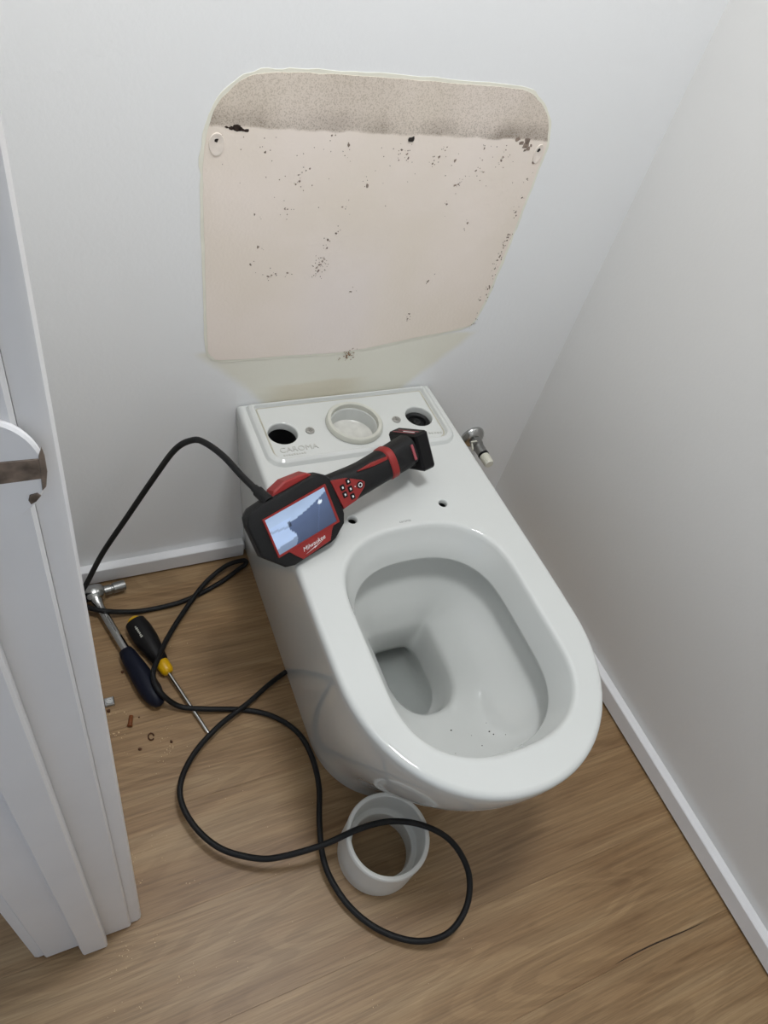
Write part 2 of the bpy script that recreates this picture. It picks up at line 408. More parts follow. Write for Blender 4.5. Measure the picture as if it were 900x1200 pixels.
def patch_material():
    m = mat('old_beige_paint', srgb(214, 203, 193), 0.6, bump=0.3, bscale=250)
    nt = m.node_tree; N = nt.nodes; L = nt.links; b = N['Principled BSDF']
    tc = N.new('ShaderNodeTexCoord'); sp = N.new('ShaderNodeSeparateXYZ'); L.new(tc.outputs['Object'], sp.inputs[0])
    def nz(scale, det, vec=None):
        n = N.new('ShaderNodeTexNoise'); n.inputs['Scale'].default_value = scale; n.inputs['Detail'].default_value = det
        if vec:
            mp = N.new('ShaderNodeMapping'); mp.inputs['Scale'].default_value = vec; L.new(tc.outputs['Object'], mp.inputs[0]); L.new(mp.outputs[0], n.inputs['Vector'])
        else: L.new(tc.outputs['Object'], n.inputs['Vector'])
        return n.outputs['Fac']
    def M(op, a, b_=None):
        n = N.new('ShaderNodeMath'); n.operation = op
        for i, x in enumerate((a, b_)):
            if x is None: continue
            if isinstance(x, (int, float)): n.inputs[i].default_value = x
            else: L.new(x, n.inputs[i])
        return n.outputs[0]
    def ss(x, a, b_, lo=0.0, hi=1.0):
        n = N.new('ShaderNodeMapRange'); n.interpolation_type = 'SMOOTHSTEP'; n.inputs['From Min'].default_value = a; n.inputs['From Max'].default_value = b_
        n.inputs['To Min'].default_value = lo; n.inputs['To Max'].default_value = hi
        L.new(x, n.inputs['Value']); return n.outputs[0]
    def mix(fac, ca, cb):
        mx = N.new('ShaderNodeMix'); mx.data_type = 'RGBA'; L.new(fac, mx.inputs['Factor'])
        for i, cc in ((6, ca), (7, cb)):
            if isinstance(cc, tuple): mx.inputs[i].default_value = cc
            else: L.new(cc, mx.inputs[i])
        return mx.outputs[2]
    X, Z = sp.outputs['X'], sp.outputs['Z']
    wob = M('MULTIPLY', M('SUBTRACT', nz(30, 4), 0.5), 0.012)
    z = M('ADD', Z, wob)
    band = ss(z, 0.834, 0.8385)                                   # grime strip above the cistern lid line
    low = M('MULTIPLY', band, ss(z, 0.866, 0.838))                # densest at its lower rim
    speck = ss(nz(620, 3), 0.45, 0.68)
    blotch = ss(nz(14, 4, (1, 1, 0.6)), 0.35, 0.7)
    right = ss(X, -0.05, 0.22, 0.75, 1.15)
    base = mix(ss(nz(5, 3), 0.3, 0.7), srgb(243, 231, 221), srgb(236, 224, 210))
    # wiped paler area in the middle
    pale = M('MULTIPLY', ss(M('ABSOLUTE', M('ADD', X, 0.03)), 0.09, 0.02), ss(Z, 0.75, 0.6))
    base = mix(M('MULTIPLY', pale, 0.5), base, srgb(240, 230, 227))
    g1 = mix(M('MULTIPLY', band, M('ADD', M('ADD', 0.20, M('MULTIPLY', blotch, 0.14)), M('MULTIPLY', speck, 0.34))), base, srgb(156, 141, 120))
    g2 = mix(M('MULTIPLY', M('MULTIPLY', low, right), M('ADD', M('ADD', 0.08, M('MULTIPLY', blotch, 0.42)), M('MULTIPLY', speck, 0.22))), g1, srgb(98, 82, 68))
    L.new(g2, b.inputs['Base Color'])
    return m
M_halo = mat('yellowed_edge', (0.83, 0.81, 0.70, 1), 0.5, var=0.05, vscale=30, bump=0.2, bscale=120)
def wall_slab(name, poly, y0, y1, m, parent, **kw):
    bb = MB(); bb.loft([[(x, y0, z) for x, z in poly], [(x, y1, z) for x, z in poly]], cap0=False)
    return bb.make(name, m, parent, **kw)
halo = wall_slab('yellowed_edge', patch_outline(0.0040, 0.0022, 3.0), 0.0, -0.0006, M_halo, wall_back)
halo['label'] = 'thin yellowed paint edge around the bare patch'
patch = wall_slab('bare_patch', patch_outline(0.0, 0.0016, 1.0), 0.0, -0.0011, patch_material(), wall_back)
patch['label'] = 'beige unpainted patch with a mouldy grey strip along its top'

def blob_poly(x, z, r, n=8, el=1.0, ang=0.0):
    P = []
    for i in range(n):
        t = 2*math.pi*i/n; q = r*random.uniform(0.6, 1.25)
        a, c = q*math.cos(t)*el, q*math.sin(t)
        P.append((x+a*math.cos(ang)-c*math.sin(ang), z+a*math.sin(ang)+c*math.cos(ang)))
    return P
specks = [(-0.1197,0.7808),(-0.117,0.7728),(-0.122,0.7683),(-0.1295,0.7352),(-0.133,0.7363),(-0.0522,0.7381),(-0.0723,0.6519),(-0.0686,0.6571),(-0.0759,0.6467),(-0.0667,0.661),(-0.0727,0.6419),(-0.1417,0.6379),(-0.1358,0.6397),(-0.1464,0.6361),(-0.1729,0.6553),(-0.1188,0.6403),(-0.1645,0.6814),(-0.0657,0.6906),(-0.0649,0.6779),(-0.0548,0.6999),(0.0695,0.8043),(0.0682,0.7998),(0.0758,0.809),(0.1129,0.7703),(0.1177,0.7722),(0.1079,0.7427),(0.177,0.8118),(0.1753,0.8071),(0.1423,0.8223),(0.1397,0.7916),(0.1526,0.7901),(0.2314,0.7298),(0.2341,0.6887),(0.2337,0.6838),(0.2311,0.6564),(0.2284,0.6492),(0.2308,0.5955),(0.2312,0.6034),(0.2283,0.5383),(0.2277,0.5282),(0.2332,0.7527),(0.2301,0.7812),(-0.0151,0.6043),(0.0957,0.5574),(0.0952,0.5478),(0.1133,0.6165),(-0.0825,0.8313),(-0.1057,0.7892),(-0.1657,0.8083),(-0.0215,0.7685),(0.0165,0.803),(0.0267,0.8115),(0.0174,0.8166),(0.0299,0.8061),(0.1525,0.7136),(0.1017,0.8052),(-0.058,0.8194),(0.2233,0.5759),(0.2301,0.6342),(-0.1726,0.7278)]
bb = MB()
def flat_blob(bb, x, z, r, y=-0.0011, **k):
    P = blob_poly(x, z, r, **k); bb.loft([[(a, y, c) for a, c in P], [(a, y-0.0004, c) for a, c in inset(P, r*0.15)]], cap0=False)
for x, z in specks:
    flat_blob(bb, x, z, random.uniform(0.0009, 0.0019), el=random.uniform(1, 1.8), ang=random.uniform(0, 3.1))
    for _ in range(3): flat_blob(bb, x+random.gauss(0, 0.005), z+random.gauss(0, 0.006), random.uniform(0.0004, 0.0009))
for _ in range(60): flat_blob(bb, random.uniform(-0.22, 0.22), 0.828-abs(random.gauss(0, 0.045)), random.uniform(0.0004, 0.0009))
for _ in range(26): flat_blob(bb, 0.2325+random.gauss(0, 0.002), random.uniform(0.55, 0.76), random.uniform(0.0006, 0.0015))
for _ in range(30): flat_blob(bb, -0.071+random.gauss(0, 0.006), 0.651+random.gauss(0, 0.009), random.uniform(0.0004, 0.0009))
bb.make('paint_specks', M_mark, patch, kind='stuff')
bb = MB()
for x, z, r in [(-0.2146,0.8356,.0016),(-0.2082,0.835,.003),(-0.2018,0.8353,.0038),(-0.1967,0.8336,.0028),(-0.1907,0.8324,.0026)]: flat_blob(bb, x, z, r, el=1.4)
bb.make('mould_streak', M_dark, patch)
bb = MB()
for x, z, r in [(0.1914,0.8364,.003),(0.2001,0.8321,.0034),(0.2073,0.8284,.0045),(0.2139,0.8246,.003),(0.2077,0.8341,.0045),(0.2171,0.8287,.002),(0.209,0.822,.0022),(0.2346,0.8099,.0042),(0.231,0.8065,.003)]: flat_blob(bb, x, z, r, el=1.2)
bb.make('mould_streak', M_mark, patch)
def fixing(name, x, z, rx, rz, m, y, dep):
    bb = MB(); P = [(x+rx*math.cos(t*math.pi/10), z+rz*math.sin(t*math.pi/10)) for t in range(20)]
    bb.loft([[(a, -0.0011, c) for a, c in P], [(a, y, c) for a, c in inset(P, 0.0004)], [(a, y, c) for a, c in inset(P, rx*0.3)], [(a, y+dep, c) for a, c in inset(P, rx*0.42)]], cap0=False)
    return bb.make(name, m, patch, 30)
fixing('filler_dab', -0.2252, 0.8155, 0.0095, 0.0135, M_plugc, -0.0022, 0.0003)
fixing('filler_dab', 0.2335, 0.818, 0.0075, 0.0135, M_plugc, -0.0022, 0.0003)
def hole(x, z, r, el=1.0):
    bb = MB(); flat_blob(bb, x, z, r, y=-0.0019, n=10, el=el); bb.make('screw_hole', M_hole, patch)
hole(-0.2258, 0.8205, 0.0026); hole(0.2322, 0.8234, 0.0028); hole(0.0285, 0.8304, 0.0042, 1.35)
bb = MB()
for _ in range(46): flat_blob(bb, 0.002+random.gauss(0, 0.007), 0.483+random.gauss(0, 0.006), random.uniform(0.0005, 0.0013), y=-0.0008)
bb.make('plaster_crumbs', mat('crumb_tan', srgb(150,120,92), 0.9, var=0.3, vscale=300), patch, kind='stuff')

# ------------------------------------------------------------------ toilet pan
toilet = empty('toilet_pan', (0, -0.33, 0), 'white ceramic toilet pan without seat or cistern, against the back wall', 'toilet')
TO = Vector((0, 0.33, 0))
def outer(w0, w1, yc, bl, d, n=2.1, yb=-0.0012):
    """pan outline, back-left -> front -> back-right"""
    P = []; yb = yb - d*0.5
    for i in range(14):
        t = i/14; P.append((-(w0+(w1-w0)*min(1, t*1.15)-d), yb+(yc-yb)*t))
    for i in range(57):
        t = math.pi*i/56; c, s = math.cos(t), math.sin(t)
        P.append((-(w1-d)*math.copysign(abs(c)**(2/n), c), yc-(bl-d)*abs(s)**(2/n)))
    for i in range(13, -1, -1):
        t = i/14; P.append(((w0+(w1-w0)*min(1, t*1.15)-d), yb+(yc-yb)*t))
    return P
ZT = 0.400
body = MB()
rings = []
for d, z in ((0.0095, ZT), (0.0083, ZT), (0.0060, ZT-0.0003), (0.0036, ZT-0.0014), (0.0018, ZT-0.0032), (0.0006, ZT-0.0058), (0.0, ZT-0.0090)):
    rings.append([(x, y, z) for x, y in outer(0.1775, 0.1855, -0.50, 0.212, d)])
NS = 26
for i in range(1, NS+1):
    t = i/NS; z = (ZT-0.0090)*(1-t)
    if i == NS: z = 0.0
    s = t**1.15; sf = 0.25*t + 0.75*(0.5-0.5*math.cos(math.pi*t**1.1))
    w1 = 0.1855+(0.1405-0.1855)*s; w0 = 0.1775+(0.137-0.1775)*s
    fr = 0.712+(0.566-0.712)*sf; yc = 0.50+(0.425-0.50)*sf
    rings.append([(x, y, z) for x, y in outer(w0, w1, -yc, fr-yc, 0.0)])
R = [body.ring([Vector(p)+TO for p in r]) for r in rings]
for a, c in zip(R, R[1:]): body.bridge(a, c)

def bowl(a, yb, yf, eb, ef, nb=2.5, nf=2.4, N=72):
    P = []; h = N//2
    ybc, yfc = yb-eb, yf+ef
    for i in range(h):                      # back half: left -> right over the back
        t = math.pi*(1-i/(h-1)); c, s = math.cos(t), math.sin(t)
        P.append((a*math.copysign(abs(c)**(2/nb), c), ybc+eb*abs(s)**(2/nb)))
    for i in range(h):                      # front half: right -> left
        t = -math.pi*i/(h-1); c, s = math.cos(t), math.sin(t)
        P.append((a*math.copysign(abs(c)**(2/nf), c), yfc-ef*abs(s)**(2/nf)))
    return P
BW = [  # z, half width, back, front, back ellipse, front ellipse, nb, nf
 (ZT, 0.1375, -0.2945, -0.6645, .122, .122, 2.5, 2.4), (ZT, 0.1362, -0.2958, -0.6630, .121, .121, 2.5, 2.4), (ZT-.0008, 0.1335, -0.2985, -0.6600, .120, .120, 2.5, 2.4),
 (ZT-.003, 0.1310, -0.301, -0.6575, .119, .118, 2.5, 2.4), (ZT-.008, 0.1292, -0.3035, -0.6555, .118, .117, 2.5, 2.4), (ZT-.025, 0.1245, -0.313, -0.6510, .116, .116, 2.5, 2.4),
 (0.353, 0.1175, -0.328, -0.6430, .115, .115, 2.5, 2.4), (0.350, 0.1170, -0.3285, -0.6425, .115, .115, 2.5, 2.4), (0.348, 0.1180, -0.3275, -0.6435, .115, .115, 2.5, 2.4),
 (0.3465, 0.1240, -0.320, -0.6500, .115, .115, 2.5, 2.4), (0.3435, 0.1350, -0.310, -0.6590, .120, .120, 2.5, 2.4), (0.330, 0.1390, -0.306, -0.6620, .120, .120, 2.5, 2.4),
 (0.312, 0.1350, -0.309, -0.6570, .120, .120, 2.5, 2.4), (0.294, 0.1240, -0.319, -0.6440, .115, .118, 2.5, 2.4), (0.275, 0.1060, -0.333, -0.6210, .10, .115, 3.0, 2.3),
 (0.258, 0.0860, -0.346, -0.5920, .085, .10, 4.0, 2.3), (0.240, 0.0700, -0.355, -0.5600, .07, .085, 6.0, 2.3), (0.228, 0.0605, -0.3605, -0.5370, .06, .075, 9.0, 2.3),
 (0.2215, 0.0560, -0.3635, -0.5260, .05, .07, 11.0, 2.3), (0.216, 0.0530, -0.366, -0.5200, .05, .068, 12.0, 2.3), (0.208, 0.0510, -0.368, -0.5165, .05, .067, 12.0, 2.3),
 (0.190, 0.0480, -0.370, -0.5120, .05, .065, 9.0, 2.3), (0.165, 0.0450, -0.371, -0.5060, .048, .062, 5.0, 2.2), (0.150, 0.0430, -0.369, -0.4960, .046, .058, 4.0, 2.2),
 (0.136, 0.0415, -0.360, -0.4820, .045, .055, 3.0, 2.2), (0.120, 0.040, -0.340, -0.4600, .045, .05, 2.5, 2.2), (0.102, 0.038, -0.305, -0.4250, .045, .05, 2.2, 2.2),
 (0.085, 0.036, -0.265, -0.380, .045, .05, 2.2, 2.2), (0.075, 0.034, -0.225, -0.330, .04, .04, 2.2, 2.2)]
brings = []
for z, a, yb, yf, eb, ef, nb, nf in BW: brings.append([Vector((x, y, z))+TO for x, y in bowl(a, yb, yf, eb, ef, nb, nf)])
Rb = [body.ring(r) for r in brings]
for a, c in zip(Rb, Rb[1:]): body.bridge(a, c)
body.f.append(tuple(Rb[-1]))
# seat-bolt holes
hole_loops = []
for hx in (-0.076, 0.077):
    hr = [body.ring([(x, y, z) for x, y in circ(hx, -0.2695+0.33, r, 24)]) for r, z in ((0.0083, ZT), (0.0079, ZT), (0.0068, ZT-0.0012), (0.0062, ZT-0.004), (0.0062, ZT-0.022))]
    for a, c in zip(hr, hr[1:]): body.bridge(a, c)
    hole_loops.append(hr[0])
# raised cistern platform: rounded rectangle rings (inset, z)
def plat(d, rf=0.028, rbk=0.006):
    x1 = 0.1665-d; y1 = -0.0065-d*0.6; y0 = -0.1500+d*1.0
    rf = max(0.008, rf-d*0.7); rbk = max(0.003, rbk-d*0.3); P = []
    def arc(cx, cy, r, a0, a1, n=8): 
        for i in range(n+1):
            t = math.radians(a0+(a1-a0)*i/n); P.append((cx+r*math.cos(t), cy+r*math.sin(t)))
    arc(-x1+rbk, y1-rbk, rbk, 90, 180); arc(-x1+rf, y0+rf, rf, 180, 270); arc(x1-rf, y0+rf, rf, 270, 360); arc(x1-rbk, y1-rbk, rbk, 0, 90)
    return P
PL = [(0.0, ZT), (0.0006, ZT), (0.0020, ZT+0.0016), (0.0036, ZT+0.0048), (0.0052, ZT+0.0064), (0.0072, ZT+0.0070), (0.0088, ZT+0.0082), (0.0104, ZT+0.0088), (0.0120, ZT+0.0082), (0.0132, ZT+0.0066), (0.0140, ZT+0.0020), (0.0152, ZT+0.0010), (0.0170, ZT+0.0010)]
Rp = [body.ring([Vector((x, y, z))+TO for x, y in plat(d)]) for d, z in PL]
for a, c in zip(Rp, Rp[1:]): body.bridge(a, c)
ZP = ZT+0.0010
tray_loops = [Rp[-1]]
for hx, hr_, dep in ((-0.1235, 0.0235, 0.016), (0.1215, 0.0235, 0.016), (0.0, 0.0385, 0.040)):
    hr = [body.ring([(x, y, z) for x, y in circ(hx, -0.0775+0.33, r, 40)]) for r, z in ((hr_+0.0022, ZP), (hr_+0.0018, ZP), (hr_+0.0006, ZP-0.0008), (hr_, ZP-0.003), (hr_, ZP-dep))]
    for a, c in zip(hr, hr[1:]): body.bridge(a, c)
    tray_loops.append(hr[0])
    if hx == 0.0:
        lp = body.ring([(x, y, z) for x, y, z in circ(0, -0.0775+0.33, 0.030, 40, ZP-dep-0.004)]); body.bridge(hr[-1], lp); body.f.append(tuple(lp))
for loops in ([R[0], Rb[0], Rp[0]]+hole_loops, tray_loops):
    v, f = fill_flat([[body.v[i] for i in lp] for lp in loops])
    o = len(body.v); body.v += v; body.f += [tuple(i+o for i in q) for q in f]
me = mesh('pan_body', body.v, body.f)
bm = bmesh.new(); bm.from_mesh(me); bmesh.ops.remove_doubles(bm, verts=bm.verts[:], dist=1e-5); bmesh.ops.recalc_face_normals(bm, faces=bm.faces[:]); bm.to_mesh(me); bm.free()
pan = link('pan_body', me, M_cer, toilet, 45)

bb = MB(); ga = bb.ring([Vector((x, y, ZP+0.0002))+TO for x, y in plat(0.0154)]); gb = bb.ring([Vector((x, y, ZP+0.0007))+TO for x, y in plat(0.0160)]); gc = bb.ring([Vector((x, y, ZP+0.0002))+TO for x, y in plat(0.0176)])
bb.bridge(ga, gb); bb.bridge(gb, gc); bb.make('gasket_residue', mat('grimy_gasket', srgb(176, 172, 156), 0.6, var=0.12, vscale=50), toilet, 60)['label'] = 'grimy gasket line inside the platform lip'
for hx in (-0.076, 0.077):  # black inserts added to stand in for shade inside the seat-bolt holes
    bb = MB(); bb.loft([circ(hx, -0.2695+0.33, rr_, 20, zz_) for rr_, zz_ in ((0.0061, ZT-0.007), (0.0058, ZT-0.030), (0.002, ZT-0.031))], False, True); bb.make('seat_hole_shade', M_black, toilet, 30)
# water lying in the trap
wm = bpy.data.materials.new('trap_water'); wm.use_nodes = True
nt = wm.node_tree; pb = nt.nodes['Principled BSDF']; pb.inputs['Base Color'].default_value = (0.9, 0.93, 0.92, 1); pb.inputs['Roughness'].default_value = 0.02
pb.inputs['IOR'].default_value = 1.33; pb.inputs['Transmission Weight'].default_value = 1.0
ntn = nt.nodes.new('ShaderNodeTexNoise'); ntn.inputs['Scale'].default_value = 6
bpn = nt.nodes.new('ShaderNodeBump'); bpn.inputs['Strength'].default_value = 0.02; nt.links.new(ntn.outputs['Fac'], bpn.inputs['Height']); nt.links.new(bpn.outputs['Normal'], pb.inputs['Normal'])
bb = MB(); bb.f.append(tuple(bb.ring([Vector((x, y, 0.150))+TO for x, y in bowl(0.0429, -0.369, -0.4958, .046, .058, 4.0, 2.2)])))
bb.make('water', wm, toilet)
# seal collar round the flush inlet
def ring_lathe(name, cx, cy, prof, m, parent, n=48, smooth=40, caps=False):
    bb = MB(); bb.loft([circ(cx, cy, r, n, z) for r, z in prof], cap0=caps, cap1=caps); return bb.make(name, m, parent, smooth)
o = ring_lathe('flush_seal', 0, -0.0775+0.33, [(0.0400, ZP-0.012), (0.0395, ZP+0.006), (0.0402, ZP+0.0085), (0.0425, ZP+0.0095), (0.0455, ZP+0.009), (0.0475, ZP+0.0065), (0.0482, ZP+0.001)], M_rubber, toilet)
o['label'] = 'pale grey sealing ring around the flush inlet'
o = ring_lathe('inlet_cup', 0, -0.0775+0.33, [(0.0384, ZP-0.0255), (0.0365, ZP-0.027), (0.02, ZP-0.029), (0.002, ZP-0.0295)], mat('milky_plastic', srgb(206, 205, 198), 0.25, var=0.08, vscale=70), toilet)
ring_lathe('rubber_bung', 0.1215, -0.0775+0.33, [(0.0233, ZP-0.026), (0.0232, ZP-0.013), (0.0215, ZP-0.0115), (0.0165, ZP-0.014), (0.0155, ZP-0.019), (0.010, ZP-0.018), (0.007, ZP-0.013), (0.004, ZP-0.012), (0.001, ZP-0.012)], M_black, toilet)['label'] = 'black rubber bung in the right bolt hole'
for z0, z1, hx in ((-0.10, -0.014, -0.1235),):  # black insert added to give the left bolt hole its shade
    ring_lathe('shade_insert', hx, -0.0775+0.33, [(0.0234, ZP-0.0135), (0.0232, ZP-0.10), (0.02, ZP-0.105), (0.002, ZP-0.105)], M_black, toilet)['label'] = 'black insert standing in for the shade inside the left bolt hole'
for hx in (-0.0785, 0.0770):
    cl = ring_lathe('fixing_screw', hx, -0.0800+0.33, [(0.0075, ZP), (0.0075, ZP+0.0016), (0.006, ZP+0.0026), (0.0035, ZP+0.0026), (0.003, ZP+0.0012), (0.0005, ZP+0.001)], M_screw, toilet, 16)
    bb = MB(); bb.box(hx-0.006, hx+0.006, -0.0812+0.33, -0.0788+0.33, ZP+0.0020, ZP+0.0034, 0.0004); bb.box(hx-0.0012, hx+0.0012, -0.086+0.33, -0.074+0.33, ZP+0.0020, ZP+0.0034, 0.0004)
    bb.make('screw_cross', M_screw, cl)
# moulded lettering
def place_text(body_, size, loc, m, parent, ext=0.0004, rz=0.0, name='lettering', shear=0.0):
    me = text_mesh(body_, size, ext, shear)
    o = link(name, me, m, parent); o.location = Vector(loc); o.rotation_euler = (0, 0, rz); return o
M_emb = mat('moulded_letters', (0.46, 0.46, 0.43, 1), 0.3)
place_text('CAROMA', 0.0150, Vector((-0.1085, -0.1150, ZP+0.0003))+TO, M_emb, toilet)['label'] = 'moulded CAROMA lettering'
bb = MB()
for i in range(9):
    x = -0.137+i*0.0042; bb.box(x, x+0.0026, -0.1270+0.33, -0.1240+0.33+random.uniform(-.0006,.0006), ZP, ZP+0.0006)
bb.make('moulded_marks', M_emb, toilet)
bb = MB()
for i in range(5):
    x = 0.121+i*0.0052; bb.box(x, x+0.003, -0.1225+0.33-i*0.0006, -0.1185+0.33-i*0.0006, ZP, ZP+0.0006)
bb.make('moulded_marks', M_emb, toilet)
place_text('caroma', 0.0065, Vector((0.002, -0.2895, ZT+0.00015))+TO, M_print, toilet, 0.0001, name='maker_print')['label'] = 'tiny grey maker name printed on the rim'

# ------------------------------------------------------------------ flecks in the bowl
from mathutils.bvhtree import BVHTree
bvh = BVHTree.FromPolygons([v.co.copy() for v in pan.data.vertices], [tuple(p.vertices) for p in pan.data.polygons])
bb = MB()
flk = [(0.0,-0.560,.0016),(0.045,-0.585,.0015),(0.047,-0.592,.0013),(0.022,-0.602,.0011),(-0.012,-0.618,.0017),(-0.016,-0.612,.0012),(0.004,-0.620,.0010),(0.05,-0.57,.0008),(0.06,-0.60,.0008),(-0.03,-0.5,.0010),(-0.025,-0.49,.0008),(-0.034,-0.485,.0008),(0.02,-0.58,.0007),(-0.02,-0.60,.0007)]
for x, y, r in flk:
    h = bvh.ray_cast(Vector((x, y, 0.395))+TO, Vector((0,0,-1)))
    if h[0] is None: continue
    c = h[0]-TO; bb.loft([[c+Vector((a, b_, -0.0004)) for a, b_ in blob_poly(0, 0, r, 6)], [c+Vector((a*0.5, b_*0.5, r*0.8)) for a, b_ in blob_poly(0, 0, r, 6)]])
bb.make('dirt_flecks', M_fleck, None, kind='stuff', label='few dark dirt flecks lying in the toilet bowl', category='dirt')

# ------------------------------------------------------------------ stop valve on the back wall
valve = empty('stop_valve', (0.322, 0, 0.243), 'chrome stop valve stub with white plastic end on the back wall', 'valve')
def ylathe(name, prof, m, n=28, smooth=35):
    bb = MB(); bb.loft([[(r*math.cos(2*math.pi*k/n), y, r*math.sin(2*math.pi*k/n)) for k in range(n)] for y, r in prof]); return bb.make(name, m, valve, smooth)
ylathe('cover_plate', [(-0.0005,0.0265),(-0.002,0.0268),(-0.006,0.0255),(-0.011,0.021),(-0.0145,0.0135),(-0.0148,0.006)], M_chrome, 36, 50)
ylathe('nut', [(-0.0140,0.0125),(-0.0150,0.0135),(-0.0300,0.0135),(-0.0312,0.0120)], M_steel, 6, 10)
ylathe('valve_body', [(-0.0305,0.0112),(-0.0520,0.0108),(-0.0530,0.0095)], M_steel, 24)
ylathe('dark_washer', [(-0.0525,0.0112),(-0.0565,0.0112)], M_black, 24)
bb = MB(); pr = [(-0.0565, 0.0085)]
for i in range(8): pr += [(-0.0575-i*0.0028, 0.0102), (-0.0588-i*0.0028, 0.0090)]
pr += [(-0.0810, 0.0085), (-0.0812, 0.006)]
ylathe('thread', pr, M_thread_glint, 24, 60)
bb = MB(); bb.loft([[(-0.0155,-0.024,0.004),(-0.0135,-0.024,0.004),(-0.0135,-0.024,0.009),(-0.0155,-0.024,0.009)],[(-0.020,-0.040,-0.001),(-0.018,-0.040,-0.001),(-0.018,-0.040,0.005),(-0.020,-0.040,0.005)]])  # white slivers modelled in place of the highlight on the valve
bb.box(-0.020,-0.006,-0.028,-0.0255,0.0125,0.0142); bb.make('painted_glint', M_thread_glint, valve)

# ------------------------------------------------------------------ pipe collar on the floor
pipe = empty('pipe_collar', (-0.0964, -0.6325, 0), 'short light grey plastic pipe collar standing on the floor', 'pipe')
HR, HH = 0.0642, 0.087
bb = MB(); bb.loft([circ(0,0,r,64,z) for r, z in ((HR-0.0165,0.0),(HR-0.001,0.0),(HR,0.001),(HR,HH-0.0015),(HR-0.0012,HH),(HR-0.0058,HH),(HR-0.0068,HH-0.0015),(HR-0.0075,0.040),(HR-0.0085,0.0385),(HR-0.0150,0.0375),(HR-0.0165,0.036),(HR-0.0165,0.0))], False, False)
bb.make('socket_wall', M_pvc, pipe, 30)
bb = MB(); bb.loft([circ(0,0,r,64,z) for r, z in ((HR+0.0002,HH-0.0075),(HR+0.0008,HH-0.0065),(HR+0.0008,HH-0.0035),(HR+0.0002,HH-0.0025))], False, False)
bb.make('rim_band', M_pvc, pipe, 30)

# ------------------------------------------------------------------ inspection camera
Xa = Vector((0.942, 0.316, 0.114)).normalized(); Za = Vector((0.181, -0.762, 0.622)); Za = (Za-Xa*Za.dot(Xa)).normalized(); Ya = Za.cross(Xa)
C0 = Vector((-0.171, -0.296, 0.455))
TM = Matrix(((Xa.x,Ya.x,Za.x,C0.x),(Xa.y,Ya.y,Za.y,C0.y),(Xa.z,Ya.z,Za.z,C0.z),(0,0,0,1)))
tool = empty('inspection_camera', None, 'red and black handheld inspection camera with lit screen lying on the toilet pan', 'inspection camera', matrix=TM)
head = [(-0.067,0.040),(-0.060,0.0445),(-0.038,0.0465),(0.040,0.0475),(0.049,0.047),(0.058,0.040),(0.063,0.033),(0.0665,0.004),(0.0655,-0.024),(0.060,-0.037),(0.039,-0.0505),(0.030,-0.0525),(-0.018,-0.0525),(-0.032,-0.053),(-0.046,-0.048),(-0.071,-0.019),(-0.0725,0.027),(-0.0705,0.036)]
def sc(P, k, dy=0.0): return [(x*k, y*k+dy) for x, y in P]
bb = MB(); bb.loft([[(x,y,z) for x,y in P] for P, z in ((inset(head,0.0045),0.0),(inset(head,0.0018),-0.0008),(head,-0.0035),(head,-0.016),(sc(head,0.94,0.002),-0.026),(sc(head,0.80,0.006),-0.034),(sc(head,0.70,0.008),-0.036))])
bb.make('housing', M_black, tool, 30)
# red face panel: frame around the screen and lower badge
def frame_with_hole(outer_, inner_, z0, z1, name, m, par):
    bb = MB(); a0 = bb.ring([(x,y,z0) for x,y in outer_]); a1 = bb.ring([(x,y,z1) for x,y in inset(outer_,0.0004)]); i1 = bb.ring([(x,y,z1) for x,y in inner_]); i0 = bb.ring([(x,y,z0) for x,y in inner_])
    bb.bridge(a0,a1); bb.bridge(a1,i1); bb.bridge(i1,i0); return bb.make(name, m, par)
frame_with_hole([(-0.0515,-0.0300),(0.0525,-0.0300),(0.0520,0.0300),(-0.0515,0.0290)], [(-0.0485,-0.0268),(0.0485,-0.0268),(0.0485,0.0268),(-0.0485,0.0268)], -0.001, 0.0018, 'bezel', M_red, tool)
bb = MB(); bb.prism([(-0.034,-0.0298),(0.041,-0.0298),(0.036,-0.0355),(0.029,-0.0468),(-0.019,-0.0500),(-0.027,-0.040)], -0.001, 0.0015, 0.0004); badge = bb.make('badge_panel', M_red, tool)
t = text_mesh('Milwaukee', 0.0088, 0.0001, 0.25); o = link('maker_lettering', t, M_white, badge); o.location = (0.004, -0.0375, 0.0017); o.rotation_euler = (0,0,math.radians(2))
bb = MB(); bb.prism([(-0.013,-0.0455),(0.006,-0.0415),(0.005,-0.0425),(0.020,-0.0395),(0.002,-0.0442),(0.003,-0.0432)], 0.0015, 0.0018); bb.make('lightning_stroke', M_white, badge)

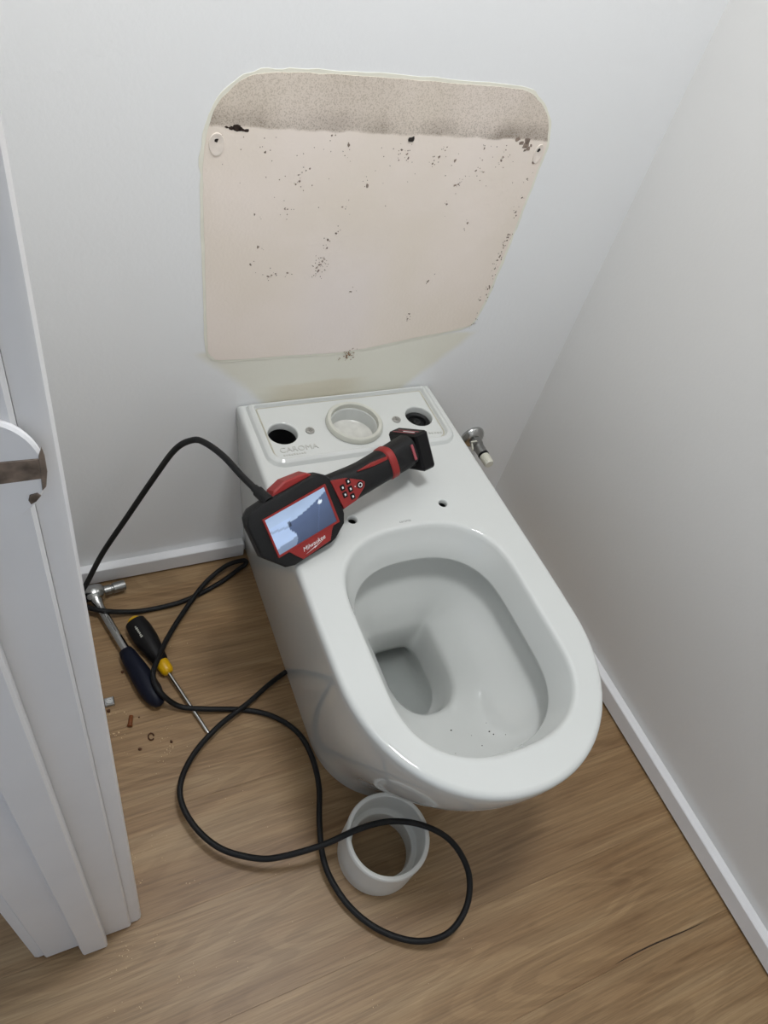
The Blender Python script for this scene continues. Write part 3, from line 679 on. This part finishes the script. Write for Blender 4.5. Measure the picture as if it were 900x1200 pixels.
def screen_object():
    NX, NY = 64, 36; w, h = 0.097, 0.0536; v = []; f = []; cols = []
    def colour(s, t):            # s right 0..1, t up 0..1 : pale pipe wall upper left, dim blue grey lower right
        edge = 0.60+0.30*s-0.10*math.sin(3.0*s)      # boundary pale band / dim field
        n_ = 0.04*noise.noise(Vector((s*6, t*6, 1)))
        if s < 0.34+0.05*math.sin(t*9)-0.10*(0.5-t) and t < 0.75: 
            c = (0.50, 0.66, 0.96); k = 0.95-0.25*max(0, 0.25-t)*3
            if abs(t-0.62+0.3*s) < 0.03: k *= 0.72
            if t < 0.16+0.12*s: k *= 0.55
        elif t > edge:
            c = (0.52, 0.68, 0.95); k = 0.95-0.35*max(0, t-edge)*1.2-0.15*s
        else:
            c = (0.115, 0.17, 0.32); k = 0.55+0.55*t-0.15*s
            if abs((s-0.80)-(t-0.5)*0.25) < 0.008: k *= 1.3
        if s < 0.33 and s > 0.29 and 0.50 < t < 0.66: k *= 0.25
        if (s-0.86)**2+(t-0.70)**2*0.4 < 0.0012: c, k = (0.8, 0.9, 1.0), 1.1
        k += n_
        return tuple(x*k for x in c)+(1,)
    for j in range(NY+1):
        for i in range(NX+1):
            v.append((-w/2+w*i/NX, -h/2+h*j/NY, 0.0006)); cols.append(colour(i/NX, j/NY))
    for j in range(NY):
        for i in range(NX):
            a = j*(NX+1)+i; f.append((a, a+1, a+NX+2, a+NX+1))
    me = mesh('screen', v, f)
    ca = me.color_attributes.new('picture', 'FLOAT_COLOR', 'POINT')
    for i, c in enumerate(cols): ca.data[i].color = c
    m = bpy.data.materials.new('lit_screen'); m.use_nodes = True; N = m.node_tree.nodes; L = m.node_tree.links; b = N['Principled BSDF']
    at = N.new('ShaderNodeVertexColor'); at.layer_name = 'picture'
    b.inputs['Base Color'].default_value = (0.01,0.01,0.012,1); b.inputs['Roughness'].default_value = 0.12
    L.new(at.outputs['Color'], b.inputs['Emission Color']); b.inputs['Emission Strength'].default_value = 0.95
    return link('screen', me, m, tool, label='lit screen with a bluish picture of a pale pipe interior')
screen_object()
bb = MB(); bb.prism([(-0.024,0.030),(0.046,0.030),(0.047,0.044),(0.036,0.0535),(0.003,0.0575),(-0.017,0.052),(-0.0255,0.043)], -0.0300, -0.0085, 0.002); bb.make('bumper', M_red, tool)
# handle
def vsec(u, hv, hw, cv, cw, n=28, e=2.8):
    P = []
    for k in range(n):
        t = 2*math.pi*k/n; c, s = math.cos(t), math.sin(t)
        P.append((u, cv+hv*math.copysign(abs(c)**(2/e), c), cw+hw*math.copysign(abs(s)**(2/e), s)))
    return P
HS = [(0.050,.0290,.0165,.004,-.0180),(0.066,.0280,.0170,.005,-.0175),(0.085,.0255,.0178,.005,-.0178),(0.105,.0238,.0185,.004,-.0185),(0.125,.0228,.0195,.003,-.0195),(0.150,.0228,.0205,.003,-.0205),(0.180,.0235,.0210,.003,-.0215),(0.200,.0240,.0215,.003,-.0225),(0.215,.0225,.021,.004,-.0235)]
bb = MB(); bb.loft([vsec(*h) for h in HS]); bb.make('handle', M_black, tool, 40)
bb = MB(); bb.loft([vsec(0.162,.0233,.0212,.003,-.0208), vsec(0.1635,.0246,.0225,.003,-.0208), vsec(0.1735,.0249,.0228,.003,-.0213), vsec(0.175,.0236,.0214,.003,-.0213)]); bb.make('grip_band', M_red, tool, 40)
bb = MB(); bb.loft([[(0.205,-0.008,-0.0012),(0.209,-0.008,-0.0012),(0.209,0.016,-0.0012),(0.205,0.016,-0.0012)],[(0.205,-0.008,0.0006),(0.209,-0.008,0.0006),(0.209,0.016,0.0006),(0.205,0.016,0.0006)]]) ; bb.make('label_strip', M_pink, tool)
bb = MB(); bb.prism([(0.107,0.0215),(0.135,0.0165),(0.160,0.0150),(0.161,0.0190),(0.135,0.0215)], -0.006, 0.0006, 0.0003); bb.make('side_stripe', M_red, tool)
bb = MB(); bb.prism([(0.061,0.0290),(0.086,0.0215),(0.108,0.0075),(0.1115,0.003),(0.1085,-0.003),(0.089,-0.0150),(0.0660,-0.0165),(0.0640,0.0000)], -0.004, 0.0014, 0.0005); keypad = bb.make('keypad', M_red, tool)
for u, v in ((0.0745,0.0125),(0.0745,0.0015),(0.0860,0.0165),(0.0855,0.0050),(0.0850,-0.0065)):
    bb = MB(); bb.prism([(u-.0036,v-.0030),(u-.0028,v-.0042),(u+.0028,v-.0042),(u+.0036,v-.0030),(u+.0036,v+.0030),(u+.0028,v+.0042),(u-.0028,v+.0042),(u-.0036,v+.0030)], 0.0012, 0.0026, 0.0005); k_ = bb.make('button', M_blackp, keypad)
    bb = MB(); bb.prism([(u-.0012,v-.0016),(u+.0012,v-.0016),(u+.0014,v+.0006),(u+.0003,v+.0018),(u-.0012,v+.0014)], 0.0025, 0.0028); bb.make('symbol', M_white, k_)
bb = MB(); bb.loft([circ(0.1020,0.0030,r,24,z) for r, z in ((.0052,.0012),(.0052,.0022),(.0046,.0027))]); pwr = bb.make('power_button', M_blackp, keypad, 30)
bb = MB(); bb.loft([circ(0.1020,0.0030,r,24,z) for r, z in ((.0034,.0026),(.0034,.0029),(.0022,.0029),(.0022,.0026))], False, False); bb.make('power_symbol', M_white, pwr)
bb = MB(); bb.loft([circ(0.0940,0.0045,r,12,z) for r, z in ((.0009,.0013),(.0009,.0018))]); bb.make('indicator', M_white, keypad)
# battery pack
Xb = Vector((0.964,0.258,0.066)).normalized(); Zb = Vector((0.162,-0.766,0.622)); Zb = (Zb-Xb*Zb.dot(Xb)).normalized(); Yb = Zb.cross(Xb); CB = Vector((0.044,-0.1915,0.4478))
BMx = Matrix(((Xb.x,Yb.x,Zb.x,CB.x),(Xb.y,Yb.y,Zb.y,CB.y),(Xb.z,Yb.z,Zb.z,CB.z),(0,0,0,1)))
bb = MB(); bb.box(-0.0125,0.0125,-0.030,0.030,-0.0365,0.0365,0.0035); bat = bb.make('battery', M_blackp, tool); child_at(bat, TM, BMx)
bb = MB(); bb.box(-0.0085,-0.0065,0.0299,0.0304,-0.026,0.030); bb.box(-0.001,0.0008,0.0299,0.0304,-0.022,0.030); bb.make('label_print', M_pink, bat)
bb = MB(); bb.box(-0.0046,-0.0026,0.0299,0.0304,-0.004,0.024); bb.make('label_print', M_white, bat)
bb = MB(); bb.box(-0.020,-0.0115,-0.020,0.020,-0.022,0.024,0.003); bb.make('battery_neck', M_black, bat)
# strain relief and probe cable
up = [(-0.217,-0.265,0.480),(-0.233,-0.225,0.478),(-0.248,-0.180,0.476),(-0.265,-0.145,0.471),(-0.278,-0.125,0.459),(-0.298,-0.105,0.424),(-0.327,-0.090,0.353),(-0.368,-0.080,0.261),(-0.412,-0.073,0.167),(-0.442,-0.068,0.087)]
turn = [(-0.4535,-0.062,0.052),(-0.458,-0.056,0.030),(-0.458,-0.064,0.0175)]
lay = [(-0.447,-0.0785,0.0205),(-0.426,-0.093,0.0245),(-0.398,-0.096,0.014),(-0.354,-0.099,0.0055),(-0.283,-0.096,0.0052),(-0.212,-0.074,0.0055),(-0.166,-0.0515,0.007),(-0.1475,-0.0425,0.010),(-0.152,-0.037,0.0145),(-0.188,-0.043,0.0165),(-0.238,-0.074,0.016),(-0.289,-0.125,0.014),(-0.329,-0.176,0.021),(-0.356,-0.225,0.0395),(-0.369,-0.255,0.0440),(-0.363,-0.287,0.0410),(-0.337,-0.306,0.013),(-0.297,-0.323,0.012),(-0.235,-0.340,0.0055),(-0.191,-0.366,0.007),(-0.160,-0.407,0.012),(-0.151,-0.455,0.019),(-0.1565,-0.510,0.024),(-0.174,-0.562,0.026),(-0.186,-0.611,0.025),(-0.185,-0.649,0.022),(-0.170,-0.694,0.018),(-0.143,-0.733,0.016),(-0.108,-0.763,0.020),(-0.075,-0.778,0.030),(-0.043,-0.778,0.042),(-0.013,-0.759,0.056),(0.004,-0.728,0.068),(0.003,-0.695,0.078),(-0.013,-0.663,0.087),(-0.048,-0.634,0.0925),(-0.091,-0.616,0.0935),(-0.138,-0.611,0.0920),(-0.193,-0.611,0.076),(-0.252,-0.602,0.056),(-0.286,-0.589,0.044),(-0.329,-0.558,0.036),(-0.357,-0.516,0.032),(-0.369,-0.470,0.030),(-0.360,-0.433,0.028),(-0.329,-0.395,0.024),(-0.281,-0.362,0.0215),(-0.227,-0.336,0.0165),(-0.178,-0.309,0.012),(-0.1425,-0.2925,0.0085)]
path = catmull(up+turn+lay, 6)
c_ = tube('probe_cable', path, 0.0046, M_black, tool, 12); child_at(c_, TM, Matrix.Identity(4)); c_['label'] = 'long black probe cable looping over the floor'
d0 = (Vector(up[1])-Vector(up[0])).normalized(); a0 = Vector(up[0])
s_ = tube('strain_relief', [a0-d0*0.012, a0, a0+d0*0.001, a0+d0*0.012, a0+d0*0.013, a0+d0*0.020], [0.0085,0.0085,0.0078,0.0078,0.006,0.0055], M_black, tool, 16); child_at(s_, TM, Matrix.Identity(4))

# ------------------------------------------------------------------ hand tools on the floor
ratchet = empty('ratchet_wrench', (-0.40,-0.17,0), 'chrome ratchet wrench with dark blue grip lying beside the door frame', 'wrench')
RO = Vector((0.40,0.17,0))
def rel(P): return [Vector(p)+RO for p in P]
def lathe_r(name, A, B, prof, m, n=24, smooth=35): return axis_lathe(name, Vector(A)+RO, Vector(B)+RO, prof, m, ratchet, n, smooth)
lathe_r('ratchet_head', (-0.450,-0.052,0.0185), (-0.40,-0.044,0.0185), [(0,0.010),(0.001,0.0135),(0.005,0.0170),(0.012,0.0182),(0.022,0.0178),(0.030,0.0150),(0.034,0.0105)], M_chrome, 28, 50)
lathe_r('back_cap', (-0.4535,-0.0525,0.0185), (-0.40,-0.044,0.0185), [(0,0.009),(0.0005,0.011),(0.0036,0.011)], M_blackp)
lathe_r('socket', (-0.4185,-0.0470,0.0185), (-0.37,-0.0385,0.0140), [(0,0.0088),(0.0135,0.0092),(0.0145,0.0080),(0.0175,0.0080),(0.0185,0.0100),(0.0395,0.0100),(0.0400,0.0092),(0.0400,0.0065),(0.034,0.006)], M_steel)
sh = catmull(rel([(-0.433,-0.060,0.0185),(-0.427,-0.085,0.0155),(-0.415,-0.130,0.0150),(-0.400,-0.182,0.0150)]), 6)
tube('shaft', sh, [0.0125-0.0045*min(1, i/5) for i in range(len(sh))], M_chrome, ratchet, 18)
lathe_r('grip', (-0.4020,-0.1795,0.0175), (-0.3665,-0.2990,0.0190), [(0,0.0100),(0.001,0.0118),(0.010,0.0138),(0.040,0.0165),(0.070,0.0185),(0.095,0.0180),(0.112,0.0145),(0.121,0.0095),(0.125,0.002)], M_blue, 28, 60)
o = tube('shaft_groove', rel([(-0.4200,-0.106,0.0232),(-0.411,-0.140,0.0230)]), 0.0009, M_steel, ratchet, 8)

driver = empty('screwdriver', (-0.345,-0.23,0), 'black and yellow screwdriver with thin steel shaft beside the ratchet', 'screwdriver')
DO = Vector((0.345,0.23,0)); DA = Vector((-0.3795,-0.1190,0.0210)); DB = Vector((-0.2990,-0.3690,0.0050))
def lathe_d(name, prof, m, n=28, smooth=50): return axis_lathe(name, DA+DO, DB+DO, prof, m, driver, n, smooth)
lathe_d('end_cap', [(0,0.003),(0.001,0.0075),(0.004,0.0110),(0.009,0.0130),(0.016,0.0135)], M_yellow)
lathe_d('grip', [(0.0095,0.0150),(0.0105,0.0180),(0.030,0.0205),(0.055,0.0200),(0.080,0.0160),(0.100,0.0130),(0.103,0.0115)], M_blackp)
lathe_d('collar', [(0.100,0.0100),(0.102,0.0112),(0.110,0.0116),(0.122,0.0112),(0.127,0.0090),(0.129,0.004)], M_yellow)
lathe_d('shaft', [(0.127,0.0031),(0.240,0.0031),(0.255,0.0031),(0.2645,0.0012)], M_chrome, 16)
bb = MB()
for i in range(7):      # worn, unreadable print on the grip
    bb.box(-0.013+i*0.0036, -0.0108+i*0.0036, -0.0016+random.uniform(-.0006, .0006), 0.0016+random.uniform(-.0006, .0006), -0.0012, 0.0001)
o = bb.make('worn_print', M_rubber, driver)
ax = (DB-DA).normalized(); nn = Vector((-0.75, -0.25, 0.0)); up_ = Vector((-0.35,-0.25,0.9)); up_ = (up_-ax*up_.dot(ax)).normalized(); sd = up_.cross(ax)
pos = DA+ax*0.040+up_*0.0208+DO; o.matrix_basis = Matrix(((ax.x,sd.x,up_.x,pos.x),(ax.y,sd.y,up_.y,pos.y),(ax.z,sd.z,up_.z,pos.z),(0,0,0,1)))

# ------------------------------------------------------------------ bits on the floor
plug = empty('wall_plug', (-0.4165,-0.306,0.0), 'small brown plastic wall plug lying on the planks', 'wall plug')
axis_lathe('plug_body', (0.003,0.010,0.0036), (-0.003,-0.009,0.0036), [(0,0.0030),(0.001,0.0036),(0.016,0.0036),(0.0165,0.0030)], M_brownp, plug, 12)
axis_lathe('plug_collar', (-0.0018,-0.0055,0.0046), (-0.003,-0.009,0.0046), [(0,0.0030),(0.0005,0.0045),(0.003,0.0045),(0.0035,0.0032)], M_brownp, plug, 12)
nut = empty('metal_nut', (-0.443,-0.261,0.0), 'small square metal nut beside the door frame', 'nut')
bb = MB(); bb.box(-0.008,0.008,-0.0075,0.0075,0.0,0.006,0.0012); bb.make('nut_body', M_steel, nut)
bb = MB(); bb.loft([circ(0,0,r,20,z) for r, z in ((0.0052,0.006),(0.0052,0.0072),(0.0036,0.0072),(0.0034,0.0062))], True, True); bb.make('nut_collar', M_chrome, nut, 30)
def crumb(bb, x, y, r, z0=0.0):
    n = 7; P = blob_poly(0, 0, r, n)
    bb.loft([[(x+a, y+c, z0) for a, c in P], [(x+a*1.05, y+c*1.05, z0+r*0.6) for a, c in P], [(x+a*0.5, y+c*0.5, z0+r*1.1) for a, c in P]])
labels = {0:'curled dark shaving on the floor left of the screwdriver tip', 1:'brown crumb nearest the curled shaving', 2:'brown crumb beside the ratchet grip', 3:'reddish brown crumb by the door frame under the nut', 4:'tiny brown crumb beside the wall plug', 5:'brown crumb among sawdust below the screwdriver'}
for i, (x, y, r) in enumerate([(-0.390,-0.341,.0034),(-0.411,-0.356,.0030),(-0.413,-0.211,.0030),(-0.447,-0.276,.0032),(-0.402,-0.301,.0016),(-0.361,-0.359,.0030)]):
    bb = MB()
    if i == 0:
        pth = [(x+0.0045*math.cos(t*0.5)*1.0, y+0.006*math.sin(t*0.5), 0.0018+0.0012*(t%2)) for t in range(12)]
        bb.loft(tube_rings(pth, 0.0012, 6)); bb.make('wood_shaving', M_brown, None, label=labels[i], category='shaving')
    else:
        crumb(bb, x, y, r); bb.make('crumb', M_brown, None, label=labels[i], category='crumb')
bb = MB()
base = [(-0.446,-0.318),(-0.442,-0.322),(-0.438,-0.318),(-0.374,-0.349),(-0.375,-0.373),(-0.371,-0.370),(-0.365,-0.365),(-0.360,-0.368),(-0.380,-0.387),(-0.362,-0.334),(-0.423,-0.285),(-0.446,-0.282),(-0.447,-0.556),(-0.448,-0.519),(-0.480,-0.630),(-0.478,-0.636),(-0.487,-0.640),(-0.497,-0.654),(-0.421,-0.691),(-0.397,-0.692),(-0.444,-0.634),(-0.507,-0.700),(-0.475,-0.709),(-0.422,-0.511),(-0.381,-0.580),(-0.411,-0.532)]
for x, y in base:
    crumb(bb, x, y, random.uniform(0.0007, 0.0015))
    for _ in range(3): crumb(bb, x+random.gauss(0,0.007), y+random.gauss(0,0.006)*(0.4 if y > -0.6 and x < -0.44 else 1), random.uniform(0.0003, 0.0008))
for _ in range(110):
    x, y = random.uniform(-0.45, 0.0), random.uniform(-0.9, -0.12)
    if x > -0.16 and y > -0.60: continue
    if (x+0.0964)**2+(y+0.6325)**2 < 0.072**2: continue
    crumb(bb, x, y, random.uniform(0.0003, 0.0007))
bb.make('sawdust', M_dust, None, kind='stuff', label='pale sawdust specks scattered over the plank floor', category='sawdust')
